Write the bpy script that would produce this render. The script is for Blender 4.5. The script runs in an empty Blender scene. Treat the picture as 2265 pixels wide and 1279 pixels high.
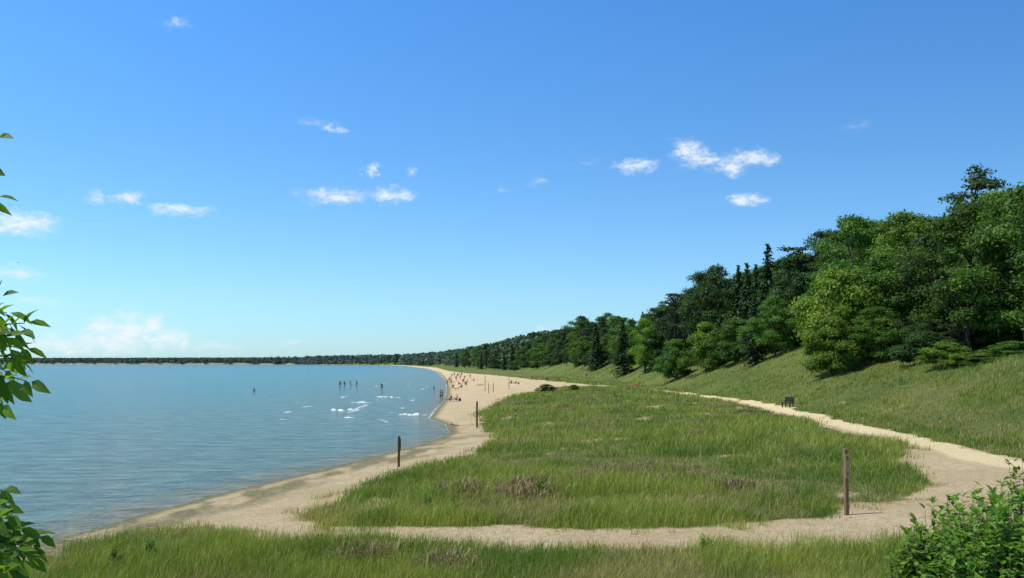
import bpy, math, random
import numpy as np
from mathutils import Vector, Matrix
random.seed(5); rng=np.random.default_rng(5)
SC=bpy.context.scene; COL=SC.collection
F=2200.0; CX=1132.5; CY=639.5; H=5.7; TH=math.atan(162.5/2200)
cT,sT=math.cos(TH),math.sin(TH)
# ------------------------------------------------------------------ geometry of the view
def ray(px,py):
    a=px-CX; b=CY-py
    return np.array([a, F*cT-b*sT, F*sT+b*cT])
def at_z(px,py,z=0.9):
    r=ray(px,py); t=(z-H)/r[2]; return (r[0]*t,r[1]*t)
def at_y(px,py,Y):
    r=ray(px,py); t=Y/r[1]; return np.array([r[0]*t,Y,H+r[2]*t])
# ------------------------------------------------------------------ noise
def _h(i,j,s): 
    v=np.sin(i*127.1+j*311.7+s*74.7)*43758.5453
    return v-np.floor(v)
def vn(x,y,s=0):
    x=np.asarray(x,float); y=np.asarray(y,float)
    i=np.floor(x); j=np.floor(y); u=x-i; v=y-j
    u=u*u*(3-2*u); v=v*v*(3-2*v)
    return (_h(i,j,s)*(1-u)+_h(i+1,j,s)*u)*(1-v)+(_h(i,j+1,s)*(1-u)+_h(i+1,j+1,s)*u)*v
def fbm(x,y,s=0,o=3):
    t=0;a=.5;n=0
    for k in range(o):
        t=t+a*vn(x*2**k,y*2**k,s+k*3.3); n+=a; a*=.5
    return t/n
def sstep(a,b,x):
    t=np.clip((x-a)/(b-a),0,1); return t*t*(3-2*t)
# ------------------------------------------------------------------ shore and ground shape
SHP=[at_z(px,py,0) for px,py in [(175,1180),(330,1135),(480,1095),(620,1062),(770,1025),(880,998),(960,975),(996,958),(988,940),(950,926),(966,905),(985,885),(990,860),(985,840),(970,823),(945,815.5)]]
SH=[(-60,-600),(-26,-60),(-21,0),(-17.5,22)]+SHP+[(-166,1570),(-260,2090),(-600,2700),(-1600,3050),(-4200,3220),(-9000,3300)]
SHx=np.array([p[0] for p in SH]); SHy=np.array([p[1] for p in SH])
def seg_dist(x,y,pts,closed=False):
    d=np.full(x.shape,1e18); n=len(pts)
    for k in range(n if closed else n-1):
        ax,ay=pts[k]; bx,by=pts[(k+1)%n]; dx,dy=bx-ax,by-ay; L=dx*dx+dy*dy+1e-12
        t=np.clip(((x-ax)*dx+(y-ay)*dy)/L,0,1)
        d=np.minimum(d,(x-ax-t*dx)**2+(y-ay-t*dy)**2)
    return np.sqrt(d)
def shore_d(x,y):
    d=seg_dist(x,y,SH); return np.where(x>np.interp(y,SHy,SHx),d,-d)
TOEY=[-400,0,60,100,170,205,240,300,400,500,627,965,1570,2090,2700,3050,3220,3300]
TOEX=[34,30,30,30,29.5,28,24,16,8,2,-4,-44,-130,-228,-575,-1570,-4100,-8000]
def hill_s(x,y): return x-np.interp(y,TOEY,TOEX)
def height(x,y):
    x=np.asarray(x,float); y=np.asarray(y,float)
    d=shore_d(x,y)
    z=np.where(d<0,np.maximum(-3,0.06*d),0.95*(1-np.exp(-np.maximum(d,0)/9)))
    s=hill_s(x,y); s=np.where(s>20,s,np.log1p(np.exp(np.clip(s,-30,20)*1.2))/1.2)
    cap=np.interp(y,[0,110,170,400,900,1600,3000],[10,10,15,12,9,7,5]); sl=np.interp(y,[0,112,160,250],[.36,.36,.47,.49])
    z=z+cap*np.tanh(sl*s/cap)*np.clip(d/10,0,1)
    r=np.hypot(x,y)
    z=z+3.1*sstep(18.5,3,r)*np.clip(d/6,0,1)
    k=np.clip(d/8,0,1)
    z=z+k*(0.5*(fbm(x/9,y/9,1)-.5)+.12*(fbm(x/1.6,y/1.6,2)-.5))+np.clip(s/12,0,1)*k*1.8*(fbm(x/14,y/14,7)-.5)
    return z
def hz(x,y): return float(height(np.array([x]),np.array([y]))[0])
_Y=np.geomspace(6,2600,5000)
def at_ground(px,py):
    r=ray(px,py); t=_Y/r[1]; X=r[0]*t; Z=H+r[2]*t; g=np.maximum(height(X,_Y),0)
    k=np.argmax(Z<g); return float(X[k]),float(_Y[k]),float(g[k])
# ------------------------------------------------------------------ vegetation regions
PA=[at_z(*p) for p in [(648,1134),(690,1098),(755,1072),(845,1038),(955,1008),(1046,984),(1083,960),(1105,945),(1062,936)]]+[(-3.8,108),(-1.2,140),(4.2,172),(12,205),(24,200)]+[at_z(*p) for p in [(1500,872),(1620,890),(1720,914),(1830,947),(1950,975),(2020,995),(1996,1010),(1980,1024),(2052,1052),(2064,1078),(2008,1096),(1940,1116),(1850,1143),(1700,1161),(1500,1170),(1300,1170),(1100,1162),(900,1156),(760,1150)]]
PB=[at_z(*p) for p in [(60,1188),(150,1163),(230,1145),(350,1129),(450,1124),(520,1138),(600,1176),(760,1186),(900,1191),(1100,1202),(1300,1218),(1500,1223),(1700,1217),(1900,1209),(2020,1196)]]+[(14.5,20),(17,10),(22,-40),(-15,-40),(-16,10)]
PD=[(30,-300),(29,20),(26.5,42)]+[at_z(*p) for p in [(2265,1020),(2200,1008),(2100,984),(1990,960),(1900,941),(1820,921),(1750,905),(1620,884),(1505,869)]]+[(23.5,188),(15,225),(5,290),(-8,385),(-23,480),(-38,600),(-73,965),(-157,1570),(-253,2090),(-595,2700),(-1594,3055),(-4170,3228),(-8000,3310),(-8000,9000),(9000,9000),(9000,-300)]
def poly_sd(x,y,P):
    d=seg_dist(x,y,P,True); ins=np.zeros(x.shape,bool); n=len(P)
    for k in range(n):
        ax,ay=P[k]; bx,by=P[(k+1)%n]
        if ay==by: continue
        c=((ay>y)!=(by>y))&(x<(bx-ax)*(y-ay)/(by-ay)+ax); ins^=c
    return np.where(ins,d,-d)
def regions(x,y):
    a=poly_sd(x,y,PA); b=poly_sd(x,y,PB); c=poly_sd(x,y,PD)
    nz=(fbm(x/1.3,y/1.3,11)-.5)*2.0
    m=np.maximum(np.maximum(a,b),c)+nz
    g=sstep(-.35,.8,m)
    g=np.maximum(g,.40*sstep(-1.4,-.2,m)*(fbm(x/.6,y/.8,15,2)>.66))
    bare=sstep(.66,.78,fbm(x/3+9,y/7,21))*(a>1)*(y<150)
    g=g*(1-.55*bare)
    s=hill_s(x,y)
    blow2=sstep(.68,.78,fbm(x/4+3,y/7,41))*((y<190)&(c>1.0)&(s<9))*.4
    return g*(1-blow2),a,b,c
# ------------------------------------------------------------------ mesh helpers
def mesh_np(name,V,faces,smooth=False):
    me=bpy.data.meshes.new(name); V=np.ascontiguousarray(V,np.float32)
    me.vertices.add(len(V)); me.vertices.foreach_set('co',V.ravel())
    lv=np.concatenate([f.ravel() for f in faces]).astype(np.int32)
    ks=np.concatenate([np.full(len(f),f.shape[1],np.int32) for f in faces])
    st=np.concatenate([[0],np.cumsum(ks)[:-1]]).astype(np.int32)
    me.loops.add(len(lv)); me.loops.foreach_set('vertex_index',lv)
    me.polygons.add(len(ks)); me.polygons.foreach_set('loop_start',st)
    if smooth: me.polygons.foreach_set('use_smooth',np.ones(len(ks),bool))
    me.update(calc_edges=True); return me
def attr_f(me,n,a):
    t=me.attributes.new(n,'FLOAT','POINT'); t.data.foreach_set('value',np.ascontiguousarray(a,np.float32))
def attr_c(me,n,a):
    c=np.ones((len(a),4),np.float32); c[:,:3]=a
    t=me.attributes.new(n,'FLOAT_COLOR','POINT'); t.data.foreach_set('color',c.ravel())
def link(name,me,mat=None,parent=None):
    o=bpy.data.objects.new(name,me); COL.objects.link(o)
    if mat and me is not None:
        if not me.materials: me.materials.append(mat)
        elif me.materials[0]!=mat:
            o.material_slots[0].link='OBJECT'; o.material_slots[0].material=mat
    if parent: o.parent=parent
    return o
def tag(o,label=None,cat=None,group=None,kind=None):
    if label: o['label']=label
    if cat: o['category']=cat
    if group: o['group']=group
    if kind: o['kind']=kind
    return o
def empty(name,loc,rz=0,label=None,cat=None,group=None):
    o=bpy.data.objects.new(name,None); COL.objects.link(o); o.location=loc; o.rotation_euler=(0,0,rz); o.empty_display_size=.2
    return tag(o,label,cat,group)
class MB:
    def __init__(s): s.v=[]; s.f=[]
    def tube(s,pts,rad,n=6):
        base=len(s.v); P=[Vector(p) for p in pts]
        for k,p in enumerate(P):
            d=(P[min(k+1,len(P)-1)]-P[max(k-1,0)]).normalized()
            u=d.orthogonal().normalized(); w=d.cross(u)
            for j in range(n):
                a=2*math.pi*j/n; s.v.append(p+(u*math.cos(a)+w*math.sin(a))*rad[k])
        for k in range(len(P)-1):
            for j in range(n):
                a=base+k*n+j; b=base+k*n+(j+1)%n; s.f.append((a,b,b+n,a+n))
        s.f.append(tuple(base+j for j in range(n))[::-1]); e=base+(len(P)-1)*n
        s.f.append(tuple(e+j for j in range(n)))
    def box(s,c,size,rot=None):
        b=len(s.v); M=rot or Matrix.Identity(3)
        for z in (-1,1):
            for x,y in ((-1,-1),(1,-1),(1,1),(-1,1)):
                s.v.append(Vector(c)+M@Vector((x*size[0]/2,y*size[1]/2,z*size[2]/2)))
        for q in ((3,2,1,0),(4,5,6,7),(0,1,5,4),(1,2,6,5),(2,3,7,6),(3,0,4,7)): s.f.append(tuple(b+i for i in q))
    def leaf(s,p,d,n,L,W,fold=.25,droop=.15):
        p=Vector(p); d=Vector(d).normalized(); n=Vector(n); n=(n-d*n.dot(d))
        n=n.normalized() if n.length>1e-4 else d.orthogonal().normalized()
        t=d.cross(n); b=len(s.v)
        def q(a,w,h): return p+d*(L*a)+t*(W*w)+n*(h*W-droop*L*a*a)
        s.v+= [q(0,0,0),q(.28,.42,fold*.5),q(.6,.40,fold*.5),q(1,0,0),q(.6,-.40,fold*.5),q(.28,-.42,fold*.5),q(.3,0,0),q(.62,0,0)]
        for f in ((0,6,1),(6,7,2,1),(7,3,2),(0,5,6),(6,5,4,7),(7,4,3)): s.f.append(tuple(b+i for i in f))
    def mesh(s,name,smooth=False,bevel=0):
        me=bpy.data.meshes.new(name); me.from_pydata([tuple(v) for v in s.v],[],s.f)
        if bevel:
            import bmesh
            bm=bmesh.new(); bm.from_mesh(me); bmesh.ops.bevel(bm,geom=bm.edges[:],offset=bevel,segments=1,affect='EDGES'); bm.to_mesh(me); bm.free()
        if smooth: me.polygons.foreach_set('use_smooth',np.ones(len(me.polygons),bool))
        me.update(); return me
# ------------------------------------------------------------------ materials
def newmat(name):
    m=bpy.data.materials.new(name); m.use_nodes=True; nt=m.node_tree; nt.nodes.clear()
    out=nt.nodes.new('ShaderNodeOutputMaterial'); return m,nt,out
def nd(nt,t,ins={},**kw):
    n=nt.nodes.new(t)
    for k,v in kw.items(): setattr(n,k,v)
    for k,v in ins.items():
        if isinstance(v,bpy.types.NodeSocket): nt.links.new(v,n.inputs[k])
        else: n.inputs[k].default_value=v
    return n
def c4(c): return (c[0],c[1],c[2],1)
def mixc(nt,fac,a,b,bt='MIX'):
    n=nt.nodes.new('ShaderNodeMix'); n.data_type='RGBA'; n.blend_type=bt
    for idx,v in ((0,fac),(6,a),(7,b)):
        if isinstance(v,bpy.types.NodeSocket): nt.links.new(v,n.inputs[idx])
        else: n.inputs[idx].default_value=v if idx==0 else c4(v)
    return n.outputs[2]
def math_(nt,op,a,b=0.0,c=0.0):
    n=nt.nodes.new('ShaderNodeMath'); n.operation=op
    for i,v in enumerate((a,b,c)):
        if isinstance(v,bpy.types.NodeSocket): nt.links.new(v,n.inputs[i])
        else: n.inputs[i].default_value=v
    return n.outputs[0]
def ramp(nt,fac,a,b):
    n=nd(nt,'ShaderNodeMapRange',{0:fac,1:a,2:b}); n.interpolation_type='SMOOTHSTEP'; return n.outputs[0]
def noise(nt,vec,scale,detail=3,rough=.55,out=0):
    n=nd(nt,'ShaderNodeTexNoise',{'Scale':scale,'Detail':detail,'Roughness':rough}); 
    if vec is not None: nt.links.new(vec,n.inputs['Vector'])
    return n.outputs[out]
def foliage(name,dark,light,trans=.3,var=.25):
    m,nt,out=newmat(name)
    at=nd(nt,'ShaderNodeAttribute',attribute_name='tone').outputs['Fac']
    oi=nd(nt,'ShaderNodeObjectInfo').outputs['Random']
    col=mixc(nt,at,dark,light)
    hs=nd(nt,'ShaderNodeHueSaturation',{'Color':col,'Value':math_(nt,'MULTIPLY_ADD',oi,var*2,1-var),'Hue':math_(nt,'MULTIPLY_ADD',oi,.02,.49)})
    b=nd(nt,'ShaderNodeBsdfPrincipled',{'Base Color':hs.outputs[0],'Roughness':.55,'Specular IOR Level':.25})
    t=nd(nt,'ShaderNodeBsdfTranslucent',{'Color':mixc(nt,1.0,hs.outputs[0],(1.25,1.25,.5),'MULTIPLY')})
    mx=nd(nt,'ShaderNodeMixShader',{0:trans,1:b.outputs[0],2:t.outputs[0]})
    nt.links.new(mx.outputs[0],out.inputs[0]); return m
def simple(name,c1,c2,scale=6,rough=.8,bump=.3,stretch=(1,1,1)):
    m,nt,out=newmat(name)
    tc=nd(nt,'ShaderNodeTexCoord').outputs['Object']
    mp=nd(nt,'ShaderNodeMapping',{0:tc,3:stretch}).outputs[0]
    n=noise(nt,mp,scale,5,.65); col=mixc(nt,ramp(nt,n,.3,.7),c1,c2)
    bp=nd(nt,'ShaderNodeBump',{'Height':n,'Strength':bump,'Distance':.02})
    b=nd(nt,'ShaderNodeBsdfPrincipled',{'Base Color':col,'Roughness':rough,'Normal':bp.outputs[0],'Specular IOR Level':.3})
    nt.links.new(b.outputs[0],out.inputs[0]); return m
M={}
M['bark']=simple('bark',(.05,.035,.025),(.12,.09,.07),4,.9,.5,(1,1,.2))
M['post']=simple('weathered_post_wood',(.15,.09,.042),(.27,.175,.09),8,.85,.5,(2,2,.3))
M['postd']=simple('dark_post_wood',(.07,.042,.02),(.15,.09,.045),8,.85,.5,(2,2,.3))
M['board']=simple('brown_board',(.33,.22,.115),(.42,.29,.16),10,.6,.1)
M['boardmark']=simple('board_mark',(.17,.105,.05),(.22,.14,.07),10,.6,.1)
M['bench']=simple('dark_bench_wood',(.014,.009,.007),(.035,.024,.017),8,.85,.4,(1,.2,1))
M['drift']=simple('driftwood_grey',(.25,.2,.13),(.5,.42,.28),6,.9,.5)
M['skin']=simple('skin',(.42,.24,.16),(.5,.3,.2),9,.55,.05)
M['skin_tan']=simple('skin_tan',(.25,.13,.08),(.32,.18,.11),9,.55,.05)
M['hair']=simple('dark_hair',(.02,.013,.01),(.06,.035,.02),30,.6,.4)
M['hairb']=simple('fair_hair',(.25,.16,.07),(.4,.28,.14),30,.6,.4)
for nme,c in dict(white=(.75,.75,.74),red=(.5,.03,.04),orange=(.75,.2,.03),navy=(.015,.02,.06),black=(.012,.012,.014),blue=(.05,.15,.45),pink=(.6,.15,.25),teal=(.03,.25,.3),grey=(.25,.25,.26),yellow=(.7,.5,.08)).items():
    M[nme]=simple('cloth_'+nme,tuple(k*.85 for k in c),c,12,.85,.15)
M['lf_dark']=foliage('leaf_dark',(.024,.06,.014),(.062,.12,.026),.3)
M['lf_mid']=foliage('leaf_mid',(.042,.105,.014),(.115,.215,.03),.38)
M['lf_bright']=foliage('leaf_bright',(.07,.155,.016),(.195,.325,.036),.42,.15)
M['lf_lime']=foliage('leaf_lime',(.105,.205,.02),(.245,.385,.045),.42,.12)
M['lf_con']=foliage('needle_dark',(.02,.05,.018),(.046,.09,.028),.2)
M['lf_pine']=foliage('needle_pine',(.036,.072,.025),(.08,.13,.04),.2)
M['lf_haze_tint']=foliage('leaf_far_haze_tint',(.07,.115,.11),(.05,.098,.034),.2,.1)  # bluish distance haze painted into the first leaf colour; second is plain green
M['lf_bush']=foliage('leaf_bush',(.07,.155,.016),(.21,.34,.05),.42,.15)
M['lf_sap']=foliage('leaf_sapling',(.065,.16,.014),(.22,.37,.036),.58,.1)
M['dry']=foliage('dry_grass_tuft',(.18,.125,.06),(.34,.265,.145),.25,.15)
# ground
def ground_mat():
    m,nt,out=newmat('dune_ground')
    P=nd(nt,'ShaderNodeTexCoord').outputs['Object']
    a=nd(nt,'ShaderNodeAttribute',attribute_name='Mask'); sp=nd(nt,'ShaderNodeSeparateColor',{0:a.outputs['Color']})
    g,w,p=sp.outputs[0],sp.outputs[1],sp.outputs[2]
    n1=noise(nt,P,.35,4); n2=noise(nt,P,3.5,5,.7); n3=noise(nt,P,14,4,.7)
    sand=mixc(nt,ramp(nt,n1,.3,.7),(.55,.42,.225),(.66,.52,.30))
    sand=mixc(nt,ramp(nt,n2,.42,.75),sand,(.45,.335,.175))
    path=mixc(nt,ramp(nt,n2,.35,.7),(.86,.70,.39),(.77,.60,.31))
    sand=mixc(nt,p,sand,path)
    wet=mixc(nt,ramp(nt,n2,.36,.58),(.36,.27,.145),(.15,.15,.045))
    sand=mixc(nt,w,sand,wet)
    gr=mixc(nt,ramp(nt,noise(nt,P,.12,4),.35,.65),(.10,.145,.026),(.185,.205,.046))
    gr=mixc(nt,ramp(nt,n3,.35,.7),gr,(.08,.11,.021))
    e=math_(nt,'ADD',g,math_(nt,'MULTIPLY_ADD',n2,.8,-.4))
    col=mixc(nt,ramp(nt,e,.3,.72),sand,gr)
    hgt=math_(nt,'ADD',math_(nt,'MULTIPLY',n2,1.0),math_(nt,'MULTIPLY',n3,.35))
    bp=nd(nt,'ShaderNodeBump',{'Height':hgt,'Strength':1.0,'Distance':.22})
    b=nd(nt,'ShaderNodeBsdfPrincipled',{'Base Color':col,'Roughness':math_(nt,'MULTIPLY_ADD',w,-.25,.95),'Normal':bp.outputs[0],'Specular IOR Level':.2})
    nt.links.new(b.outputs[0],out.inputs[0]); return m
def water_mat():
    m,nt,out=newmat('lake_water')
    P=nd(nt,'ShaderNodeTexCoord').outputs['Object']
    d=nd(nt,'ShaderNodeAttribute',attribute_name='depth').outputs['Fac']
    fo=nd(nt,'ShaderNodeAttribute',attribute_name='foam').outputs['Fac']
    mp=nd(nt,'ShaderNodeMapping',{0:P,3:(.45,1.0,1),2:(0,0,.30)}).outputs[0]
    big=nd(nt,'ShaderNodeMapping',{0:P,3:(.010,.022,1),2:(0,0,.25)}).outputs[0]
    nb=noise(nt,big,1.0,5,.65)
    deep=mixc(nt,ramp(nt,nb,.36,.62),(.006,.085,.165),(.03,.23,.28))
    shal=mixc(nt,ramp(nt,d,.0,60),(.12,.225,.21),(.03,.22,.265))
    col=mixc(nt,ramp(nt,d,25,260),shal,deep)
    col=mixc(nt,ramp(nt,d,500,1300),col,(.004,.065,.15))
    col=mixc(nt,ramp(nt,d,0,4.0),(.23,.20,.115),col)
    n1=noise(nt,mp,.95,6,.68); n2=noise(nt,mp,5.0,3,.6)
    wv=nd(nt,'ShaderNodeTexNoise',{'Vector':nd(nt,'ShaderNodeMapping',{0:P,3:(.10,.40,1),2:(0,0,.35)}).outputs[0],'Scale':1.0,'Detail':4.0})
    h=math_(nt,'ADD',math_(nt,'MULTIPLY',n1,1.2),math_(nt,'MULTIPLY',n2,.3))
    h=math_(nt,'ADD',h,math_(nt,'MULTIPLY',wv.outputs[0],1.8))
    bp=nd(nt,'ShaderNodeBump',{'Height':h,'Strength':1.0,'Distance':1.2})
    fn=noise(nt,P,2.2,4,.7)
    fm=ramp(nt,math_(nt,'ADD',fo,math_(nt,'MULTIPLY_ADD',fn,1.6,-.8)),.5,.85)
    col=mixc(nt,ramp(nt,n1,.38,.64),mixc(nt,1.0,col,(.55,.62,.70),'MULTIPLY'),mixc(nt,1.0,col,(1.35,1.26,1.18),'MULTIPLY'))  # ripple light and dark painted into the water colour, following the bump noise
    col=mixc(nt,fm,col,(.75,.78,.78))
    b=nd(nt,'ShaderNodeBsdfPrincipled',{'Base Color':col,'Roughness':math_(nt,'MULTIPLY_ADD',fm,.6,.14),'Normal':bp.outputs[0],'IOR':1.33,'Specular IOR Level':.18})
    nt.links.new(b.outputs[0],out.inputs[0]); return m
def grass_mat():
    m,nt,out=newmat('dune_grass_blade')
    c=nd(nt,'ShaderNodeAttribute',attribute_name='Col').outputs['Color']
    b=nd(nt,'ShaderNodeBsdfPrincipled',{'Base Color':c,'Roughness':.5,'Specular IOR Level':.3})
    t=nd(nt,'ShaderNodeBsdfTranslucent',{'Color':mixc(nt,1.0,c,(1.2,1.2,.6),'MULTIPLY')})
    mx=nd(nt,'ShaderNodeMixShader',{0:.42,1:b.outputs[0],2:t.outputs[0]})
    nt.links.new(mx.outputs[0],out.inputs[0]); return m
M['ground']=ground_mat(); M['water']=water_mat(); M['grass']=grass_mat()
# ------------------------------------------------------------------ terrain and lake sheets (polar grids)
def polar(az,rad,closed):
    A,R=np.meshgrid(np.radians(az),rad); x=(R*np.sin(A)).ravel(); y=(R*np.cos(A)).ravel()
    na,nr=len(az),len(rad); i=np.arange(na if closed else na-1); j=np.arange(nr-1)
    I,J=np.meshgrid(i,j); I2=(I+1)%na
    f=np.stack([J*na+I,J*na+I2,(J+1)*na+I2,(J+1)*na+I],-1).reshape(-1,4)[:,::-1]
    return x,y,f
az=np.concatenate([np.arange(-180,-34,4),np.arange(-34,34,.1),np.arange(34,180,4)])
rad=np.concatenate([[.05],np.geomspace(1.0,9000,560)])
x,y,f=polar(az,rad,True)
z=height(x,y); g,a_,b_,c_=regions(x,y); d=shore_d(x,y)
wet=np.clip(sstep(1.1,.2,d)+.9*sstep(4.6,3.0,d+2.0*(fbm(x/2,y/5,51)-.5))*sstep(95,62,y)*sstep(.34,.60,fbm(x/1.0,y/2.2,52)),0,1)
PP=[at_z(*p) for p in [(2265,1036),(2180,1018),(2080,988),(1980,966),(1890,946),(1810,925),(1740,908),(1620,886),(1510,871)]]
path=sstep(1.7,.9,seg_dist(x,y,[(30,36)]+PP))*(y<200)
g=np.where(d<np.where(y<40,.6,1.2),0,g)
me=mesh_np('ground',np.stack([x,y,z],-1),[f],True); attr_c(me,'Mask',np.stack([g,wet,path],-1))
tag(link('ground',me,M['ground']),'sandy shore, dunes and grassy hillside','ground',kind='structure')
az=np.concatenate([np.arange(-100,-34,3),np.arange(-34,30,.12)]); rad=np.geomspace(8,8000,520)
x,y,f=polar(az,rad,False); d=-shore_d(x,y)
keep=(d[f]>-1.5).any(1); f=f[keep]
fw=np.interp(y,[60,95,150,300,600,1500],[.15,.5,.45,.6,1.8,4])
brk=.55+.75*fbm(x/4,y/6,66)
foam=np.clip(1-np.abs(d-.15*fw)/fw,0,1)*np.interp(y,[30,80,100,150,400,700],[.5,.6,1.0,.85,.95,1.0])*brk
ln=np.interp(y,[85,100,300,500],[0,1,1,0])
for off,wd in ((4,.7),(9,.7),(16,.8)):
    foam=np.maximum(foam,ln*1.0*np.clip(1-np.abs(d-off-2.0*fbm(x/7,y/7,61))/wd,0,1)*sstep(.46,.62,fbm(x/9,y/12,62+off)))
us,inv=np.unique(f.ravel(),return_inverse=True)
me=mesh_np('water',np.stack([x[us],y[us],0*x[us]],-1),[inv.reshape(-1,4)],True)
attr_f(me,'depth',d[us]); attr_f(me,'foam',foam[us])
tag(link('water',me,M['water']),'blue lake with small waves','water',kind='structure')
# ------------------------------------------------------------------ grass
def grass(name,n,sel,r0,r1,label,hmul=1.0,nb=7,mix=.5,deep=1.0):
    az=np.radians(rng.uniform(-33,33,n)); u=rng.random(n)
    r=np.where(rng.random(n)<mix,1/(1/r1+u*(1/r0-1/r1)),r0*(r1/r0)**u)
    x=r*np.sin(az); y=r*np.cos(az)
    g,a,b,c=regions(x,y); d=shore_d(x,y)
    thin=.42+.9*fbm(x/1.6,y/2.0,75)
    k=(g*thin>rng.random(n)*.85+.04)&sel(a,b,c)&(d>np.where(y<40,.7,1.6)); x,y,r,g,a=x[k],y[k],r[k],g[k],a[k]
    n=len(x)
    patch=fbm(x/6,y/8,71); p2=fbm(x/2.2,y/2.2,72); dry=sstep(.50,.66,fbm(x/3.2+5,y/4.2,73))
    hh=(.14+.56*patch)*hmul*(.5+.5*g)*(1-.4*dry)*rng.uniform(.55,1.4,n)
    tb=rng.uniform(.78,1.22,n)
    X=np.repeat(x,nb); Y=np.repeat(y,nb); R=np.repeat(r,nb); Hh=np.repeat(hh,nb)
    N=len(X); sp=.075*(1+R/50)
    X=X+rng.normal(0,1,N)*sp; Y=Y+rng.normal(0,1,N)*sp
    Z=height(X,Y)-.03
    h=Hh*rng.uniform(.4,1.35,N); w=np.clip(.00046*R,.007,.13)*rng.uniform(.6,1.3,N)
    th=rng.uniform(0,2*math.pi,N); wx,wy=np.cos(th)*w/2,np.sin(th)*w/2
    la=rng.uniform(0,2*math.pi,N); lm=rng.uniform(.05,.7,N)*h
    lx=np.cos(la)*lm+.12*h; ly=np.sin(la)*lm
    V=np.empty((N,5,3),np.float32)
    V[:,0]=np.stack([X-wx,Y-wy,Z],-1); V[:,1]=np.stack([X+wx,Y+wy,Z],-1)
    V[:,2]=np.stack([X+lx*.35+wx*.8,Y+ly*.35+wy*.8,Z+h*.6],-1); V[:,3]=np.stack([X+lx*.35-wx*.8,Y+ly*.35-wy*.8,Z+h*.6],-1)
    V[:,4]=np.stack([X+lx,Y+ly,Z+h*(1-.25*lm/h)],-1)
    b=np.arange(N)[:,None]*5
    me=mesh_np(name,V.reshape(-1,3),[b+np.array([[0,1,2,3]]),b+np.array([[3,2,4]])])
    G1=np.array([.11,.195,.023]); G2=np.array([.31,.355,.06]); BR=np.array([.43,.34,.16])
    t=np.clip(np.repeat(patch*.5+p2*.5,nb)*2.8-.85+rng.normal(0,.2,N),0,1)[:,None]
    c=G1*(1-t)+G2*t
    q=np.clip(np.repeat(dry,nb)*.52+(rng.random(N)<.09)*.75,0,.9)[:,None]
    c=c*(1-q)+BR*q; c=c*(np.repeat(tb,nb)*rng.uniform(.8,1.18,N)*deep)[:,None]
    attr_c(me,'Col',np.repeat(c,5,0))
    return tag(link(name,me,M['grass']),label,'grass',kind='stuff')
grass('dune_grass',118000,lambda a,b,c:(a>-1.7)&(a>=b)&(a>=c),26,215,'green dune grass island between the beach and the sandy path')
grass('foreground_grass',66000,lambda a,b,c:(b>-1.7)&(b>a)&(b>c),16.5,40,'green grass strip in the foreground below the sandy path',.85,8,.9)
grass('hillside_grass',125000,lambda a,b,c:(c>-1.2)&(c>a)&(c>=b),38,330,'short green grass on the hillside below the trees',.9,6,.5,.92)
# ------------------------------------------------------------------ trees
def quads(C,Nm,size,asp=.6):
    n=len(C); Nm=Nm/np.linalg.norm(Nm,axis=1)[:,None]
    r=rng.normal(0,1,(n,3)); t=np.cross(Nm,r); t/=np.linalg.norm(t,axis=1)[:,None]; b=np.cross(Nm,t)
    L=size[:,None]; V=np.stack([C-t*L,C-b*L*asp,C+t*L,C+b*L*asp],1).reshape(-1,3)
    return V,np.arange(4*n).reshape(-1,4)
def sph(n):
    v=rng.normal(0,1,(n,3)); return v/np.linalg.norm(v,axis=1)[:,None]
def crown_mesh(name,clusters,per,size,flat=.75):
    Cs=[];Ns=[];S=[];T=[]
    for (c,r,fl) in clusters:
        k=max(8,int(per*(r/.11)**2)); u=sph(k); u[:,2]=np.where(u[:,2]<-.3,-u[:,2]*.7,u[:,2])
        q=u*(r*rng.uniform(.35,1.2,k)[:,None])*np.array([1,1,fl]); q+=rng.normal(0,r*.14,(k,3))
        Cs.append(np.array(c)+q); Ns.append(u+rng.normal(0,.6,(k,3))+np.array([0,0,.35]))
        S.append(rng.uniform(.6,1.3,k)*size); T.append(np.clip(rng.uniform(.1,.9)+rng.normal(0,.22,k)+u[:,2]*.12,0,1))
    V,f=quads(np.concatenate(Cs),np.concatenate(Ns),np.concatenate(S))
    me=mesh_np(name,V,[f]); attr_f(me,'tone',np.repeat(np.concatenate(T),4)); return me
def trunk_mesh(clusters,r0=.016,top=.8,bend=.02,lim=14):
    mb=MB(); pts=[];rad=[]
    for k in range(7):
        t=k/6*top; pts.append((bend*math.sin(t*5),bend*math.cos(t*4)-bend,t-.02)); rad.append(r0*(1-.85*t)+.002)
    mb.tube(pts,rad,7)
    for (c,r,fl) in clusters[:lim]:
        zb=max(.08,c[2]-.18-random.random()*.1); zb=min(zb,top*.9); q=Vector((bend*math.sin(zb*5),bend*math.cos(zb*4)-bend,zb))
        m=(q+Vector(c))/2+Vector((0,0,.02)); mb.tube([q,m,c],[r0*.4,r0*.25,.001],5)
    return mb.mesh('trunk',True)
def broad(seed,n,R,z0=.12,flat=.75,per=330,size=.0115,shape=0.9,cr=(.055,.12)):
    random.seed(seed); cl=[]
    for k in range(n):
        t=random.random()**.85; zz=z0+.05+(.93-z0)*t
        prof=math.sin(math.pi*min(1,(.16+.84*t)**shape))**.6 if t<.97 else .25
        prof=max(.18,prof); a=random.random()*6.28; rr=R*prof*math.sqrt(random.uniform(.12,1))*random.uniform(.75,1.2)
        r=random.uniform(*cr)*(1.15-.4*t); cl.append(((rr*math.cos(a),rr*math.sin(a),min(zz,1-r*flat*.9)),r,flat))
    cl.append(((0,0,1-.07*flat),.07,flat))
    return crown_mesh('crown',cl,per,size),trunk_mesh(cl,.017,.8,.02)
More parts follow.
